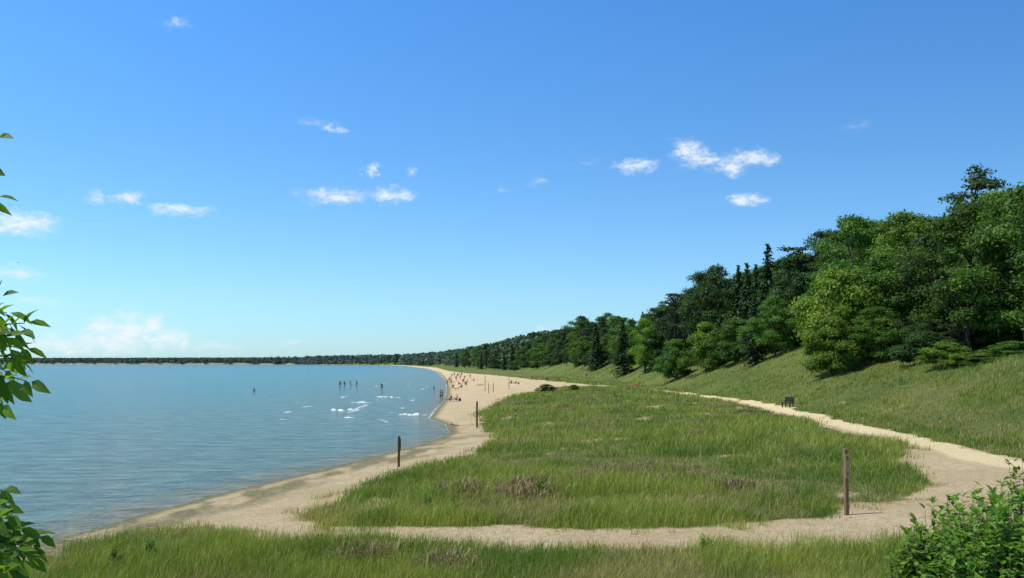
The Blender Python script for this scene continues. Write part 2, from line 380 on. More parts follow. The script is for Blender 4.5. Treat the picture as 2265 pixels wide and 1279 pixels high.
def spruce(seed,R=.17,lev=30,droop=.5):
    random.seed(seed); Cs=[];Ns=[];S=[];T=[]
    for k in range(lev):
        t=k/(lev-1); zz=.04+.95*t; rr=R*(1-t)**.8*random.uniform(.8,1.12)+.008
        for j in range(10 if t<.8 else 6):
            a=random.random()*6.28; L=rr*random.uniform(.65,1.15); m=max(3,int(16*L/R)+3)
            s=np.linspace(.15,1,m); P=np.stack([math.cos(a)*L*s,math.sin(a)*L*s,zz-droop*L*s*s+.02*s],-1)+rng.normal(0,.007,(m,3))
            Cs.append(P); Ns.append(np.tile([math.cos(a)*.4,math.sin(a)*.4,.8],(m,1))+rng.normal(0,.5,(m,3))); S.append(rng.uniform(.012,.024,m)); T.append(np.clip(rng.uniform(0,1)*.6+s*.4,0,1))
    V,f=quads(np.concatenate(Cs),np.concatenate(Ns),np.concatenate(S),.45)
    me=mesh_np('crown',V,[f]); attr_f(me,'tone',np.repeat(np.concatenate(T),4))
    return me,trunk_mesh([],.014,.97,.0)
def pine(seed,n=34,R=.2,z0=.35):
    random.seed(seed); cl=[]
    for k in range(n):
        t=random.random(); zz=z0+(.96-z0)*t; a=random.random()*6.28; rr=R*(1-.55*t)*random.uniform(.25,1.1)
        cl.append(((rr*math.cos(a),rr*math.sin(a),zz),random.uniform(.04,.075),.42))
    cl.append(((0,0,.97),.04,.6))
    return crown_mesh('crown',cl,360,.011),trunk_mesh(cl,.014,.97,.008,34)
PR={'broad':[broad(1,70,.32),broad(2,80,.34,.08),broad(3,64,.28,.18),broad(4,80,.33,.05,.7)],
    'low':[broad(11,60,.5,.08,.8,300,.02,.75,(.09,.17)),broad(12,64,.54,.08,.75,300,.02,.75,(.09,.17))],
    'layer':[broad(21,62,.34,.16,.38,330,.0115,.8,(.07,.13)),broad(22,70,.36,.1,.4,330,.0115,.8,(.07,.13))],
    'spruce':[spruce(31),spruce(32,.14,34,.7)],'pine':[pine(41),pine(42,42,.22,.25)]}
KIND={'broad':('broadleaf_tree','tree'),'low':('leafy_shrub','shrub'),'layer':('broadleaf_tree','tree'),'spruce':('spruce_tree','tree'),'pine':('pine_tree','tree')}
def place_tree(kind,px,D,pytop,mat,label,group=None,wid=None,var=None,hgt=None):
    X=at_y(px,pytop,D)[0]; zt=at_y(px,pytop,D)[2]; zb=hz(X,D)-.15
    h=hgt or max(.8,zt-zb); cm,tm=PR[kind][random.randrange(len(PR[kind])) if var is None else var]
    nm,cat=KIND[kind]; o=empty(nm,(X,D,zb),random.random()*6.28,label,cat,group)
    w=h if wid is None else wid
    o.scale=(w,w,h); link('trunk',tm,M['bark'],o); link('crown',cm,M[mat],o); return o
random.seed(77)
NEAR=[ # kind, px, D, top px, material, label, width scale
('pine',2155,134,364,'lf_pine','tall sparse pine standing highest above all other trees on the right',27,0),
('layer',2135,108,452,'lf_mid','tall layered green tree in front of the tall pine with its trunk showing',15.5,0),
('broad',2258,101,410,'lf_mid','tall leafy tree cut off by the right edge of the photo',17.5,1),
('broad',2205,126,425,'lf_bright','bright topped tree between the tall pine and the right edge',17,2),
('layer',2220,106,560,'lf_mid','mid height layered tree low beside the right edge trees',13,1),
('broad',2005,132,470,'lf_bright','bright green rounded tree left of the tall pine',17,0),
('broad',1888,145,478,'lf_mid','rounded tree with a broad flat top at the left of the tall right trees',17,3),
('broad',1965,127,560,'lf_mid','broad green tree filling the middle of the right hand tree group',17,1),
('broad',2055,121,520,'lf_dark','dark tree in the gap between the rounded tree and the layered tree',15,2),
('low',1858,127,600,'lf_lime','lime green low tree spilling down onto the grassy slope',10.5,0),
('low',1838,121,705,'lf_bright','bright green low bushy tree at the very foot of the lime green tree',6,1),
('broad',1935,120,680,'lf_mid','low leafy tree right of the lime green tree',10,3),
('pine',1775,165,545,'lf_con','dark full pine left of the broad flat topped tree',26,1),
('broad',1740,180,570,'lf_dark','dark rounded tree close behind the tall pointed spruce',16,0),
('spruce',1698,174,542,'lf_con','tall pointed dark spruce at the highest step of the ridge wood',24,0),
('spruce',1672,182,588,'lf_con','slender spruce just left of the tall pointed spruce',18,1),
('spruce',1652,184,584,'lf_con','slender spruce second to the left of the tall pointed spruce',18,1),
('spruce',1633,188,590,'lf_con','slender spruce third to the left of the tall pointed spruce',18,1),
('spruce',1722,168,578,'lf_con','dark spruce just right of the tall pointed spruce',19,1),
('broad',1752,162,566,'lf_dark','dark leafy tree between the tall pointed spruce and the dark full pine',14,2),
('spruce',1668,160,660,'lf_con','shorter dark spruce standing in front of the slender spruces',15,0),
('broad',1712,158,655,'lf_mid','green leafy tree standing in front of the tall pointed spruce',11,1),
('broad',1590,192,588,'lf_dark','large dark rounded tree left of the slender spruces',17,1),
('broad',1548,198,604,'lf_dark','dark tree forming the left shoulder of the large rounded tree',16,2),
('pine',1490,205,648,'lf_con','dark pine rising above the lower wood left of the large rounded tree',22,1),
('broad',1738,164,668,'lf_dark','dark green tree at the top of the grassy slope under the tall spruce',11,0),
('broad',1800,152,640,'lf_mid','green tree on the slope between the dark pine and the lime green tree',11,1),
('low',1690,168,706,'lf_mid','green bushy tree at the wood edge below the slender spruces',8,1),
('low',1628,176,705,'lf_mid','green bushy tree at the wood edge below the large rounded tree',8.5,0),
('low',1560,184,715,'lf_bright','bright green bushy tree standing forward at the wood edge',7.5,1),
('low',1492,192,752,'lf_mid','low green bush standing alone on the grass at the wood corner',6,0),
('broad',1425,228,706,'lf_bright','paler green tree among the dark trees at the wood corner',12,2),
('spruce',1378,244,712,'lf_con','dark spruce at the wood corner left of the paler green tree',19,0),
('spruce',1318,285,718,'lf_con','dark spruce in front of the wood left of the wood corner',20,1),
('low',2095,97,758,'lf_bright','bright bush on the slope under the layered tree',4.6,0),
('low',2170,92,785,'lf_mid','wide low bush on the slope near the right edge',3.8,1),
('low',2050,108,735,'lf_dark','dark bush in the shade left of the layered tree trunk',6.5,1),
('low',2240,92,755,'lf_mid','bush at the right edge below the tallest leafy tree',4.4,0),
('low',1208,168,850,'lf_mid','low dark green shrub in the dune grass, left one of a pair',3.0,0),
('low',1268,172,852,'lf_mid','low dark green shrub in the dune grass, right one of a pair',2.2,1),
]
for k,px,D,pt,mt,lb,w,v in NEAR: place_tree(k,px,D,pt,mt,lb,None,w,v)
TP=[1000,1050,1100,1150,1200,1250,1290,1350,1400,1440,1490,1540,1590,1630,1700,1770,1830,1890,2010,2140,2265]
TY=[772,762,754,746,738,716,693,692,688,680,660,622,606,605,575,560,510,490,482,470,430]
DP=[1000,1050,1100,1150,1200,1250,1300,1400,1480,1600,1700,1760,1900,2050,2200,2265]
DD=[900,750,600,500,420,350,305,250,220,190,175,165,140,120,109,104]
G={'broad':('dark broadleaf trees of the ridge wood','one of the crowded dark broadleaf trees in the wood along the ridge behind the beach'),
   'spruce':('dark spruces of the ridge wood','one of the crowded dark spruces in the wood along the ridge behind the beach'),
   'pine':('dark pines of the ridge wood','one of the crowded dark pines in the wood along the ridge behind the beach'),
   'low':('dark undergrowth bushes at the wood edge','dark leafy bush of the undergrowth along the foot of the ridge wood')}
for i in range(200):
    if i<165: px=1010+(i/165)**.9*1240+random.uniform(-8,8); row=i%3
    else: px=1170+(i-165)/35*330+random.uniform(-5,5); row=2-(i%2)
    D=np.interp(px,DP,DD); top=np.interp(px,TP,TY)
    base=806; fk=1.06 if px>1500 else 1
    if row==0: D*=random.uniform(1.12,1.35)*fk; tp=top+random.uniform(0,18)
    elif row==1: D*=random.uniform(1.03,1.15)*fk; tp=top+random.uniform(.05,.3)*(base-top)
    else:
        D*=random.uniform(.98,1.06)*fk; tp=top+random.uniform(.3,.55)*(base-top)
    k=random.choices(['broad','spruce','pine'],[.62,.26,.12])[0]
    mt={'broad':random.choice(['lf_dark','lf_mid','lf_mid']),'spruce':'lf_con','pine':'lf_con'}[k]
    o=place_tree(k,px,float(D),tp,mt,G[k][1],G[k][0]); h=o.scale[2]
    w=h*random.uniform(.95,1.35); o.scale=(w,w,h)
for i in range(58):      # undergrowth along the foot of the wood
    px=1130+i/58*1130+random.uniform(-12,12); D=float(np.interp(px,DP,DD)*random.uniform(.97,1.05))
    h=random.uniform(2.0,4.2)*(1.3 if px<1400 else 1)
    o=place_tree('low',px,D,760,'lf_dark',G['low'][1],G['low'][0],h*random.uniform(1.1,1.6),None,h)
# far wood along the shore and across the bay: reads as one mass
def far_wood():
    P=[]
    for k in range(3000):
        Y=600*(2750/600)**rng.random(); X=np.interp(Y,TOEY,TOEX)+rng.uniform(2,130)
        if Y>1500: X-=rng.uniform(0,22)
        P.append((X,Y,rng.uniform(12,17)*(1+.1*(Y>1800))))
    for k in range(5600):
        X=-480-3000*rng.random()
        Ys=np.interp(-X,[260,600,1600,4200,9000],[2090,2700,3050,3220,3300])
        P.append((X,Ys+rng.uniform(7,150),rng.uniform(12.5,14.5)))
    P=np.array(P); zb=height(P[:,0],P[:,1]); Cs=[];Ns=[];S=[];T=[]
    for (X,Y,h),b in zip(P,zb):
        k=100 if Y<1500 else 36; con=rng.random()<.08; t=rng.random(k)
        prof=(1-t)*.9+.06 if con else np.sqrt(np.clip(1-(2*t-.8)**2*.7,.1,1))
        a=rng.random(k)*6.28; R=h*(.24 if con else .48)*prof*rng.uniform(.5,1.05,k)
        Cs.append(np.stack([X+R*np.cos(a),Y+R*np.sin(a),b+h*(-.04+.99*t)],-1)); Ns.append(np.stack([np.cos(a),np.sin(a),.7+0*a],-1)+rng.normal(0,.4,(k,3)))
        S.append(np.full(k,h*.075)*rng.uniform(.6,1.2,k)*(1 if Y<1500 else 1.8)); T.append(np.clip(np.interp(Y,[600,1400,2600],[1,.65,.0])+rng.normal(0,.12)+rng.normal(0,.1,k),0,1))  # tone drops with distance to bring in the painted haze colour
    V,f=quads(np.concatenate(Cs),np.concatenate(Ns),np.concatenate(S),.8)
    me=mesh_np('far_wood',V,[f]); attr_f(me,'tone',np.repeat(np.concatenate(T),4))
    tag(link('far_wood',me,M['lf_haze_tint']),'distant wooded shoreline curving around the far side of the bay','wood',kind='stuff')
far_wood()
# ------------------------------------------------------------------ leafy plants, shrub and sapling near the camera
def shrub_parts(seed,nst,hgt,rad_,L,leaves,lw=.45,stem=.004,lo=.55):
    random.seed(seed); st=MB(); lf=MB(); tone=[]
    for k in range(nst):
        a=random.random()*6.28; q=math.sqrt(random.random()); top=Vector((math.cos(a)*rad_*q,math.sin(a)*rad_*q,hgt*(1-.35*q*q)*random.uniform(lo,1.0)))
        bs=Vector((top.x*.35,top.y*.35,0)); mid=bs.lerp(top,.55)+Vector((0,0,.06*hgt))
        st.tube([bs,mid,top],[stem*1.3,stem*.8,stem*.3],4)
        tn=random.random()
        for j in range(leaves):
            s=random.uniform(-.1,1.05); p=mid.lerp(top,s); b=random.random()*6.28; out=Vector((math.cos(b),math.sin(b),random.uniform(-.2,.6)+(.8 if s>.95 else 0)))
            lf.leaf(p,out,Vector((-math.cos(b)*.35+random.gauss(0,.3),-math.sin(b)*.35+random.gauss(0,.3),1)),L*random.uniform(.6,1.25),L*lw*random.uniform(.8,1.2))
            tone+= [min(1,max(0,tn*.7+random.uniform(0,.4)))]*8
    ls=lf.mesh('leaves'); attr_f(ls,'tone',tone); return st.mesh('stems',True),ls
def place_shrub(parts,loc,label,cat,name,mat,group=None,sc=1,rz=0):
    o=empty(name,loc,rz,label,cat,group); o.scale=(sc,sc,sc); link('stems',parts[0],M['bark'],o); link('leaves',parts[1],M[mat],o); return o
for i,(px,py,D,rd,ns,lb) in enumerate([(2275,1008,8.0,.66,300,'big leafy green bush in the lower right corner, its top beside the sandy path'),
      (2165,1070,7.6,.54,280,'leafy green bush left of the big corner bush, lower and rounder'),
      (2082,1060,8.2,.2,26,'tall thin leafy sprig sticking up above the corner bushes'),
      (2060,1120,7.0,.36,190,'lowest leafy bush at the left end of the corner bushes'),
      (2220,1080,6.4,.5,280,'nearest leafy bush filling the bottom right corner')]):
    p=at_y(px,py,D); zb=hz(p[0],D)-.05; sp=shrub_parts(100+i,ns,p[2]-zb,rd,.066,28,.5,.004,.7)
    place_shrub(sp,(p[0],D,zb),lb,'bush','leafy_bush','lf_bush')
wp=[shrub_parts(200,16,.7,.22,.10,16,.4),shrub_parts(201,12,.6,.2,.09,16,.4)]
for i,(px,py,lb) in enumerate([(1200,1100,'light green leafy weed beside the brown dry tufts in the dune grass'),(945,1135,'light green leafy weed near the lower left edge of the dune grass'),(1005,1140,'light green leafy weed right of its twin at the lower edge of the dune grass'),(330,1235,'leafy weed in the foreground grass at the lower left'),(255,1255,'dark leafy weed in the foreground grass nearest the left corner'),(1560,1230,'small leafy weed in the foreground grass below the sandy path')]):
    X,Y,Z=at_ground(px,py); place_shrub(wp[i%2],(X,Y,Z-.03),lb,'weed','leafy_weed','lf_bush',None,random.uniform(.9,1.3),random.random()*6)
def tuft_mesh(seed,n=260):
    random.seed(seed); mb=MB(); tone=[]
    for k in range(n):
        a=random.random()*6.28; q=random.random()**.7*.95; h=random.uniform(.15,.45)*(1-.4*q)
        b=Vector((math.cos(a)*q,math.sin(a)*q*.8,0)); t=random.random()*6.28; L=random.uniform(.1,.45)
        tip=b+Vector((math.cos(t)*L,math.sin(t)*L,h)); w=Vector((-math.sin(t),math.cos(t),0))*.012; i=len(mb.v); m=b.lerp(tip,.6)+Vector((0,0,.08))
        mb.v+=[b-w,b+w,m+w,m-w,tip]; mb.f+=[(i,i+1,i+2,i+3),(i+3,i+2,i+4)]; tone+=[random.random()]*5
    me=mb.mesh('dry_tuft'); attr_f(me,'tone',tone); return me
tm=[tuft_mesh(1),tuft_mesh(2)]
for i,(px,py) in enumerate([(1150,1088),(1115,1102),(1185,1078),(1310,1065),(1395,1055),(1440,1040),(1555,1066),(1475,1074),(1030,1094),(1545,968),(1650,914),(820,1240),(1250,902),(990,1262),(1290,1072),(1630,1085),(1160,1104),(1420,1066),(1335,1056),(1510,1050),(1220,1092)]):
    X,Y,Z=at_ground(px,py); o=link('dry_tuft',tm[i%2],M['dry']); o.location=(X,Y,Z-.03); o.rotation_euler=(0,0,random.random()*6); s=random.uniform(.85,1.35); o.scale=(s,s,s*1.45)
    tag(o,'low brown tuft of dry dead grass among the green blades','grass tuft','dry brown tufts scattered in the green grass')
# sapling at the left edge
def sapling():
    o=empty('sapling_tree',(-1.95,3.0,hz(-1.95,3.0)-.05),0,'young tree at the left edge reaching leafy twigs into view','tree')
    org=Vector(o.location); mb=MB(); lf=MB(); tone=[]
    pts=[Vector((-1.95,3.0,org.z)),Vector((-1.93,3.02,4.4)),Vector((-1.9,3.0,5.3)),Vector((-1.86,2.98,6.2)),Vector((-1.84,3,6.9))]
    mb.tube([p-org for p in pts],[.03,.026,.02,.013,.006],8)
    tw=MB(); random.seed(9)
    R=[(-60,720,20,640,5),(-60,745,92,705,9),(-60,760,72,725,8),(-50,775,84,770,8),(-45,790,62,800,8),(-60,835,100,846,8),(-50,840,62,870,7),(-40,855,22,905,6),(-40,730,30,750,7),(-60,800,30,825,7),(-60,700,40,690,6),
       (-60,1110,26,1075,8),(-60,1160,122,1192,13),(-60,1190,104,1215,12),(-60,1200,84,1250,12),(-50,1235,56,1279,10),(-70,1150,40,1145,9),(-70,1210,60,1200,11),(-70,1230,74,1228,11),(-70,1260,40,1265,9),(-70,1175,72,1170,11),(-70,1130,30,1118,8),(-60,1215,96,1240,11),(-60,1180,50,1185,9),(-70,330,10,296,3),(-80,460,12,430,4),(-70,390,-6,375,3)]
    for x0,y0,x1,y1,nl in R:
        D=random.uniform(2.8,3.2); a=Vector(at_y(x0,y0,D)); b=Vector(at_y(x1,y1,D+random.uniform(-.12,.12)))
        zt=a.z-.12; k=Vector((-1.9,3.0,zt)); L=b-a
        tw.tube([k-org,a-org,(a+L*.5+Vector((0,0,.01)))-org,b-L*.25-org],[.006,.004,.0022,.0012],5)
        for j in range(nl):
            s=.2+.8*j/(nl-1) if nl>1 else 1; p=a+L*s*.82
            side=(1 if j%2 else -1) if j<nl-1 else 0
            d=L.normalized()*.8+Vector((0,random.uniform(-.5,.2),0))+Vector((-L.z,0,L.x)).normalized()*side*.75+Vector((0,0,-.3))
            lf.leaf(p-org,d,Vector((-.5+random.gauss(0,.55),-.5+random.gauss(0,.4),.9)),random.uniform(.05,.076),random.uniform(.023,.036),.3,.25)
            tone+=[random.random()]*8
    link('trunk',mb.mesh('trunk',True),M['bark'],o); link('twigs',tw.mesh('twigs',True),M['bark'],o)
    ls=lf.mesh('leaves',True); attr_f(ls,'tone',tone); link('leaves',ls,M['lf_sap'],o)
sapling()
# ------------------------------------------------------------------ posts, bench, driftwood
def post(px,py,top,label,w=.13,board=False,wood='postd'):
    X,Y,Z=at_ground(px,py); h=at_y(px,top,Y)[2]-Z
    o=empty('wooden_post',(X,Y,Z),random.uniform(-.3,.3),label,'post')
    mb=MB(); mb.box((0,0,h/2-.2),(w,w,h+.4)); link('pole',mb.mesh('pole',False,.012),M[wood],o)
    if board:
        m2=MB(); m2.box((.02,-w/2-.013,h*.74),(w*1.25,.02,h*.36)); bo=link('sign_board',m2.mesh('sign_board',False,.004),M[board],o)
        if board=='board':
            m3=MB()
            for k,(zz,hh) in enumerate(((.86,.05),(.62,.05))): m3.box((.02,-w/2-.0265,h*zz),(w*.6,.005,h*hh))
            link('sign_marks',m3.mesh('sign_marks'),M['boardmark'],bo)
    else:
        m2=MB(); m2.box((0,0,h+.012),(w*.8,w*.8,.025)); link('post_cap',m2.mesh('post_cap'),M[wood],o)
post(1873,1140,993,'tall wooden post with a brown sign board beside the sandy path',.12,'board','post')
post(882,1033,965,'dark wooden post standing alone by the waterline',.12,'postd')
post(1055,946,888,'dark wooden post at the edge of the dune grass beside the sand',.13,'postd')
post(1081,871,847,'thin post on the beach, left of a close pair',.10)
post(1091,868,847,'thin post on the beach, right of a close pair',.10)
post(1073,865,832,'slim tall post on the beach left of the close pair',.09)
post(1126,862,836,'slim post beside the seated beach group right of the close pair',.09)
def bench():
    X,Y,Z=at_ground(1742,901)
    o=empty('wooden_bench',(X,Y,Z),math.radians(28),'dark wooden bench with a backrest beside the sandy path','bench')
    m=MB()
    for k in range(3): m.box((-.17+.155*k,0,.46),(.15,1.35,.10))
    link('seat',m.mesh('seat',False,.008),M['bench'],o)
    m=MB(); R=Matrix.Rotation(math.radians(12),3,'Y')
    for k in range(3): m.box((.27+.035*k,0,.62+.175*k),(.05,1.35,.17),R)
    link('backrest',m.mesh('backrest',False,.008),M['bench'],o)
    for s in (-1,1):
        m=MB(); m.box((-.2,s*.55,.2),(.12,.10,.48)); link('leg',m.mesh('leg',False,.006),M['bench'],o)
        m=MB(); m.tube([(.24,s*.55,-.05),(.24,s*.55,.45),(.40,s*.55,1.05)],[.06,.06,.045],6); link('leg',m.mesh('leg'),M['bench'],o)
        m=MB(); m.box((.02,s*.62,.68),(.5,.08,.05)); link('armrest',m.mesh('armrest',False,.005),M['bench'],o)
bench()
def driftwood():
    X,Y,Z=at_ground(1004,943); m=MB()
    m.tube([(-.5,.1,.25),(-.2,.05,.16),(.1,0,.1),(.5,-.1,.06)],[.03,.06,.08,.05],8)
    m.tube([(-.05,.02,.12),(-.2,-.2,.25),(-.3,-.4,.42)],[.05,.035,.015],6); m.tube([(.1,0,.1),(.25,.2,.25),(.3,.3,.4)],[.05,.03,.012],6)
    o=link('driftwood',m.mesh('driftwood',True),M['drift']); o.location=(X,Y,Z); tag(o,'pale forked piece of driftwood lying on the sand','driftwood')
driftwood()
# ------------------------------------------------------------------ breaking waves
M['foam']=simple('wave_foam',(.55,.63,.66),(.82,.85,.86),5,.8,.5)
def wave(px,py,L,hh,rz,label,seed,crests=2):
    X,Y=at_z(px,py,0); n=90; mth=9; V=[]; F_=[]; r=np.random.default_rng(seed)
    for q in range(crests):
        b0=len(V); oy=q*1.5; ox=r.uniform(-.3,.3)*L*(q>0); Lq=L*(1 if q==0 else r.uniform(.45,.8))
        for i in range(n+1):
            t=i/n; e=math.sin(math.pi*t)**.7; cx=ox+(t-.5)*Lq; cy=oy+1.3*float(vn(t*2.5,seed+q,5))+.25*float(vn(t*11,seed+q,8))
            kk=float(vn(t*7,seed+q,3))*.6+float(vn(t*19,seed+q,4))*.4
            amp=hh*e*max(0,(kk-.18)*1.6)
            for j in range(mth):
                u=-1+2*j/(mth-1); V.append((cx,cy+u*.36*(.2+.8*kk)+.05*r.normal(),amp*(1-u*u)*(1+.25*r.normal())-.03))
        I,J=np.meshgrid(np.arange(n),np.arange(mth-1),indexing='ij'); b=b0+(I*mth+J).ravel(); F_.append(np.stack([b,b+mth,b+mth+1,b+1],-1))
    me=mesh_np('breaking_wave',np.array(V),[np.concatenate(F_)],True)
    o=link('breaking_wave',me,M['foam']); o.location=(X,Y,0); o.rotation_euler=(0,0,rz); tag(o,label,'wave')
wave(738,908,4.2,.22,-.95,'larger white breaking wave farthest to the left near the shore',1,2)
wave(766,925,1.8,.15,-.2,'small white breaking wave nearest the viewer below the larger one',2,1)
wave(796,891,3.2,.2,-.2,'low white breaking wave right of the larger one',3,1)
wave(852,879,5.6,.18,-.6,'long thin white wave in front of the lone wader',4,1)
wave(935,919,3.4,.2,.6,'white wave breaking against the sandy point',5,2)
wave(621,929,.6,.12,0,'tiny white crest alone out on the water',6,1)
# ------------------------------------------------------------------ people
def skin_mesh(name,V,E,R,sub=1):
    me=bpy.data.meshes.new(name); me.from_pydata(V,E,[]); o=bpy.data.objects.new('tmp',me); COL.objects.link(o)
    md=o.modifiers.new('skin','SKIN'); md.use_smooth_shade=True
    for i,r in enumerate(R): me.skin_vertices[0].data[i].radius=(r,r)
    for i in range(len(V)): me.skin_vertices[0].data[i].use_root=(i==0)
    s=o.modifiers.new('sub','SUBSURF'); s.levels=sub; s.render_levels=sub
    dg=bpy.context.evaluated_depsgraph_get(); dg.update()
    res=bpy.data.meshes.new_from_object(o.evaluated_get(dg)); res.name=name
    bpy.data.objects.remove(o); bpy.data.meshes.remove(me); res.materials.clear(); return res
POSE={
'stand':dict(pel=(0,0,.93),wai=(0,0,1.09),che=(0,.0,1.28),nb=(0,0,1.42),nk=(0,.01,1.49),hd=(0,.025,1.58),ht=(0,.015,1.67),hip=(.09,0,.88),kn=(.11,.03,.48),an=(.12,-.01,.08),toe=(.14,.15,.035),sh=(.175,0,1.385),el=(.25,-.03,1.11),wr=(.27,.06,.87)),
'reach':dict(pel=(0,0,.93),wai=(0,.02,1.09),che=(0,.05,1.27),nb=(0,.08,1.41),nk=(0,.10,1.48),hd=(0,.13,1.57),ht=(0,.13,1.66),hip=(.09,0,.88),kn=(.12,.08,.48),an=(.13,-.05,.08),toe=(.15,.11,.035),sh=(.175,.06,1.375),el=(.27,.18,1.16),wr=(.16,.38,1.10)),
'sit':dict(pel=(0,0,.13),wai=(0,-.04,.28),che=(0,-.08,.48),nb=(0,-.09,.62),nk=(0,-.08,.69),hd=(0,-.05,.78),ht=(0,-.06,.87),hip=(.09,.03,.12),kn=(.13,.40,.36),an=(.12,.70,.07),toe=(.13,.84,.05),sh=(.175,-.08,.58),el=(.25,.05,.34),wr=(.16,.28,.36)),
'lie':dict(pel=(0,0,.12),wai=(0,-.16,.12),che=(0,-.36,.14),nb=(0,-.5,.14),nk=(0,-.57,.15),hd=(0,-.66,.15),ht=(0,-.75,.16),hip=(.09,.05,.11),kn=(.11,.46,.09),an=(.12,.86,.06),toe=(.13,.98,.09),sh=(.175,-.46,.12),el=(.28,-.66,.06),wr=(.14,-.76,.05))}
RAD=dict(pel=.135,wai=.115,che=.14,nb=.075,nk=.052,hd=.092,ht=.06,hip=.095,kn=.058,an=.038,toe=.032,sh=.058,el=.040,wr=.026)
def person_meshes(pn):
    J=POSE[pn]; V=[];E=[];R=[]; ix={}
    def add(k,p,r,par=None):
        ix[k]=len(V); V.append(tuple(p)); R.append(r)
        if par is not None: E.append((ix[par],ix[k]))
    add('pel',J['pel'],RAD['pel'])
    for a,b in (('wai','pel'),('che','wai'),('nb','che'),('nk','nb'),('hd','nk'),('ht','hd')): add(a,J[a],RAD[a],b)
    hd=Vector(J['hd']); fw=Vector((0,1,-.15)) if pn!='lie' else Vector((0,-.2,-1)); add('nose',hd+fw.normalized()*.115,.018,'hd')
    for s in (1,-1):
        m=lambda k:(J[k][0]*s,J[k][1],J[k][2]); n=str(s)
        for a,b in (('hip','pel'),('kn','hip'),('an','kn'),('toe','an')): add(a+n,m(a),RAD[a],b if b=='pel' else b+n)
        for a,b in (('sh','che'),('el','sh'),('wr','el')): add(a+n,m(a),RAD[a],b if b=='che' else b+n)
        w=Vector(m('wr')); e=Vector(m('el')); d=(w-e).normalized(); side=d.cross(Vector((s,0,.2))).normalized()
        add('pa'+n,w+d*.075,.026,'wr'+n); pa=w+d*.075
        for q in range(4):
            o=side*(.022*(q-1.5)); k1=pa+d*.035+o; add(f'f{q}a'+n,k1,.010,'pa'+n); add(f'f{q}b'+n,k1+d*(.038+.012*math.sin(q+.6))+Vector((-s*.012,0,0)),.008,f'f{q}a'+n)
        t=w+d*.045+side*.045; add('t'+n,t,.011,'pa'+n); add('tt'+n,t+d*.03+side*.01,.009,'t'+n)
    body=skin_mesh('body',V,E,R,1)
    P=lambda k,s=1:(J[k][0]*s,J[k][1],J[k][2]); L=lambda a,b,t:tuple(Vector(a).lerp(Vector(b),t))
    top=skin_mesh('shirt',[P('wai'),P('che'),L(P('che'),P('nb'),.75),P('sh'),L(P('sh'),P('el'),.55),P('sh',-1),L(P('sh',-1),P('el',-1),.55)],[(0,1),(1,2),(1,3),(3,4),(1,5),(5,6)],[.135,.16,.085,.078,.062,.078,.062])
    bot=skin_mesh('shorts',[L(P('wai'),P('pel'),.3),P('pel'),P('hip'),L(P('hip'),P('kn'),.6),P('hip',-1),L(P('hip',-1),P('kn',-1),.6)],[(0,1),(1,2),(2,3),(1,4),(4,5)],[.13,.15,.112,.098,.112,.098])
    bk=Vector((0,-.03,.012)) if pn!='lie' else Vector((0,0,.035))
    hair=skin_mesh('hair',[tuple(Vector(J['hd'])+bk*1.2),tuple(Vector(J['hd']).lerp(Vector(J['ht']),.6)+bk),tuple(Vector(J['ht'])+bk*.4)],[(0,1),(1,2)],[.092,.094,.066])
    return body,top,bot,hair
PM={k:person_meshes(k) for k in POSE}
def person(pose,px,py,rz,top,bot,label,skin='skin',hair='hair',sc=1.0,sink=0,water=False,group=None):
    if water: X,Y=at_z(px,py,0); Z=-sink
    else: X,Y,Z=at_ground(px,py); Z-=sink
    o=empty('person',(X,Y,Z),rz,label,'person',group); o.scale=(sc,sc,sc); b,t,s,h=PM[pose]
    link('body',b,M[skin],o)
    if top: link('shirt',t,M[top],o)
    link('swim_shorts' if not top else 'shorts',s,M[bot],o); link('hair',h,M[hair],o)
p=person
p('stand',752,854,.4,'navy','black','person in dark top standing in the water, leftmost of four waders',sink=.4,water=True)
p('stand',762,853,-.5,None,'navy','bare chested person standing in the water, second of four waders from the left','skin_tan',sink=.4,water=True)
p('reach',776,853,1.5,None,'black','bare chested person in black trunks, third of four waders from the left','skin_tan',sink=.35,water=True)
p('stand',789,853,2.5,'black','navy','person in black top, rightmost of four waders standing in a row',sink=.4,water=True)
p('reach',845,861,.8,'black','navy','lone wader in dark clothes between the four waders and the beach','skin_tan',sink=.35,water=True)
p('stand',562,865,0,None,'black','swimmer farthest out on the left, only the upper body above water','skin_tan',sink=1.0,water=True)
p('stand',960,864,1.2,None,'navy','child standing in the shallows just off the beach',sc=.75,sink=.15,water=True)
p('stand',974,886,-1.2,'navy','navy','person in dark blue clothes standing at the waters edge',sc=1.02,water=True,sink=.1)
p('reach',979,884,1.9,'red','black','person in red top standing beside the one in dark blue at the waters edge','skin_tan',sc=.95,water=True,sink=.08)
p('stand',994,846,.5,'white','navy','person in white shirt and navy shorts walking along the waters edge')
p('stand',990,852,2.2,'black','black','child in black standing at the waters edge behind the dark blue person',sc=.8)
p('sit',997,887,1.3,'black','navy','person in black sitting on the sand, left of the front seated pair',sc=1.05)
p('sit',1010,886,.9,'white','red','person in white shirt sitting on the sand, right of the front seated pair',sc=1.05,hair='hairb')
p('lie',1008,860,1.4,None,'red','person in red trunks lying on the sand behind the front seated pair')
p('sit',1021,858,1.0,'red','black','person in red shirt sitting on the sand behind the front seated pair')
p('stand',1012,836,0,'red','red','person in red standing at the back of the beach crowd')
p('stand',1040,838,-.4,'orange','orange','person in bright orange standing on the open sand')
p('sit',1026,842,.6,'teal','navy','person in teal sitting left of the orange dressed person')
p('lie',1003,846,1.8,None,'blue','person in blue trunks lying near the waters edge')
p('stand',1005,833,.2,'pink','navy','person in pink top standing far back by the water')
p('lie',1062,853,1.2,None,'black','person in black trunks lying alone in the middle of the sand','skin_tan')
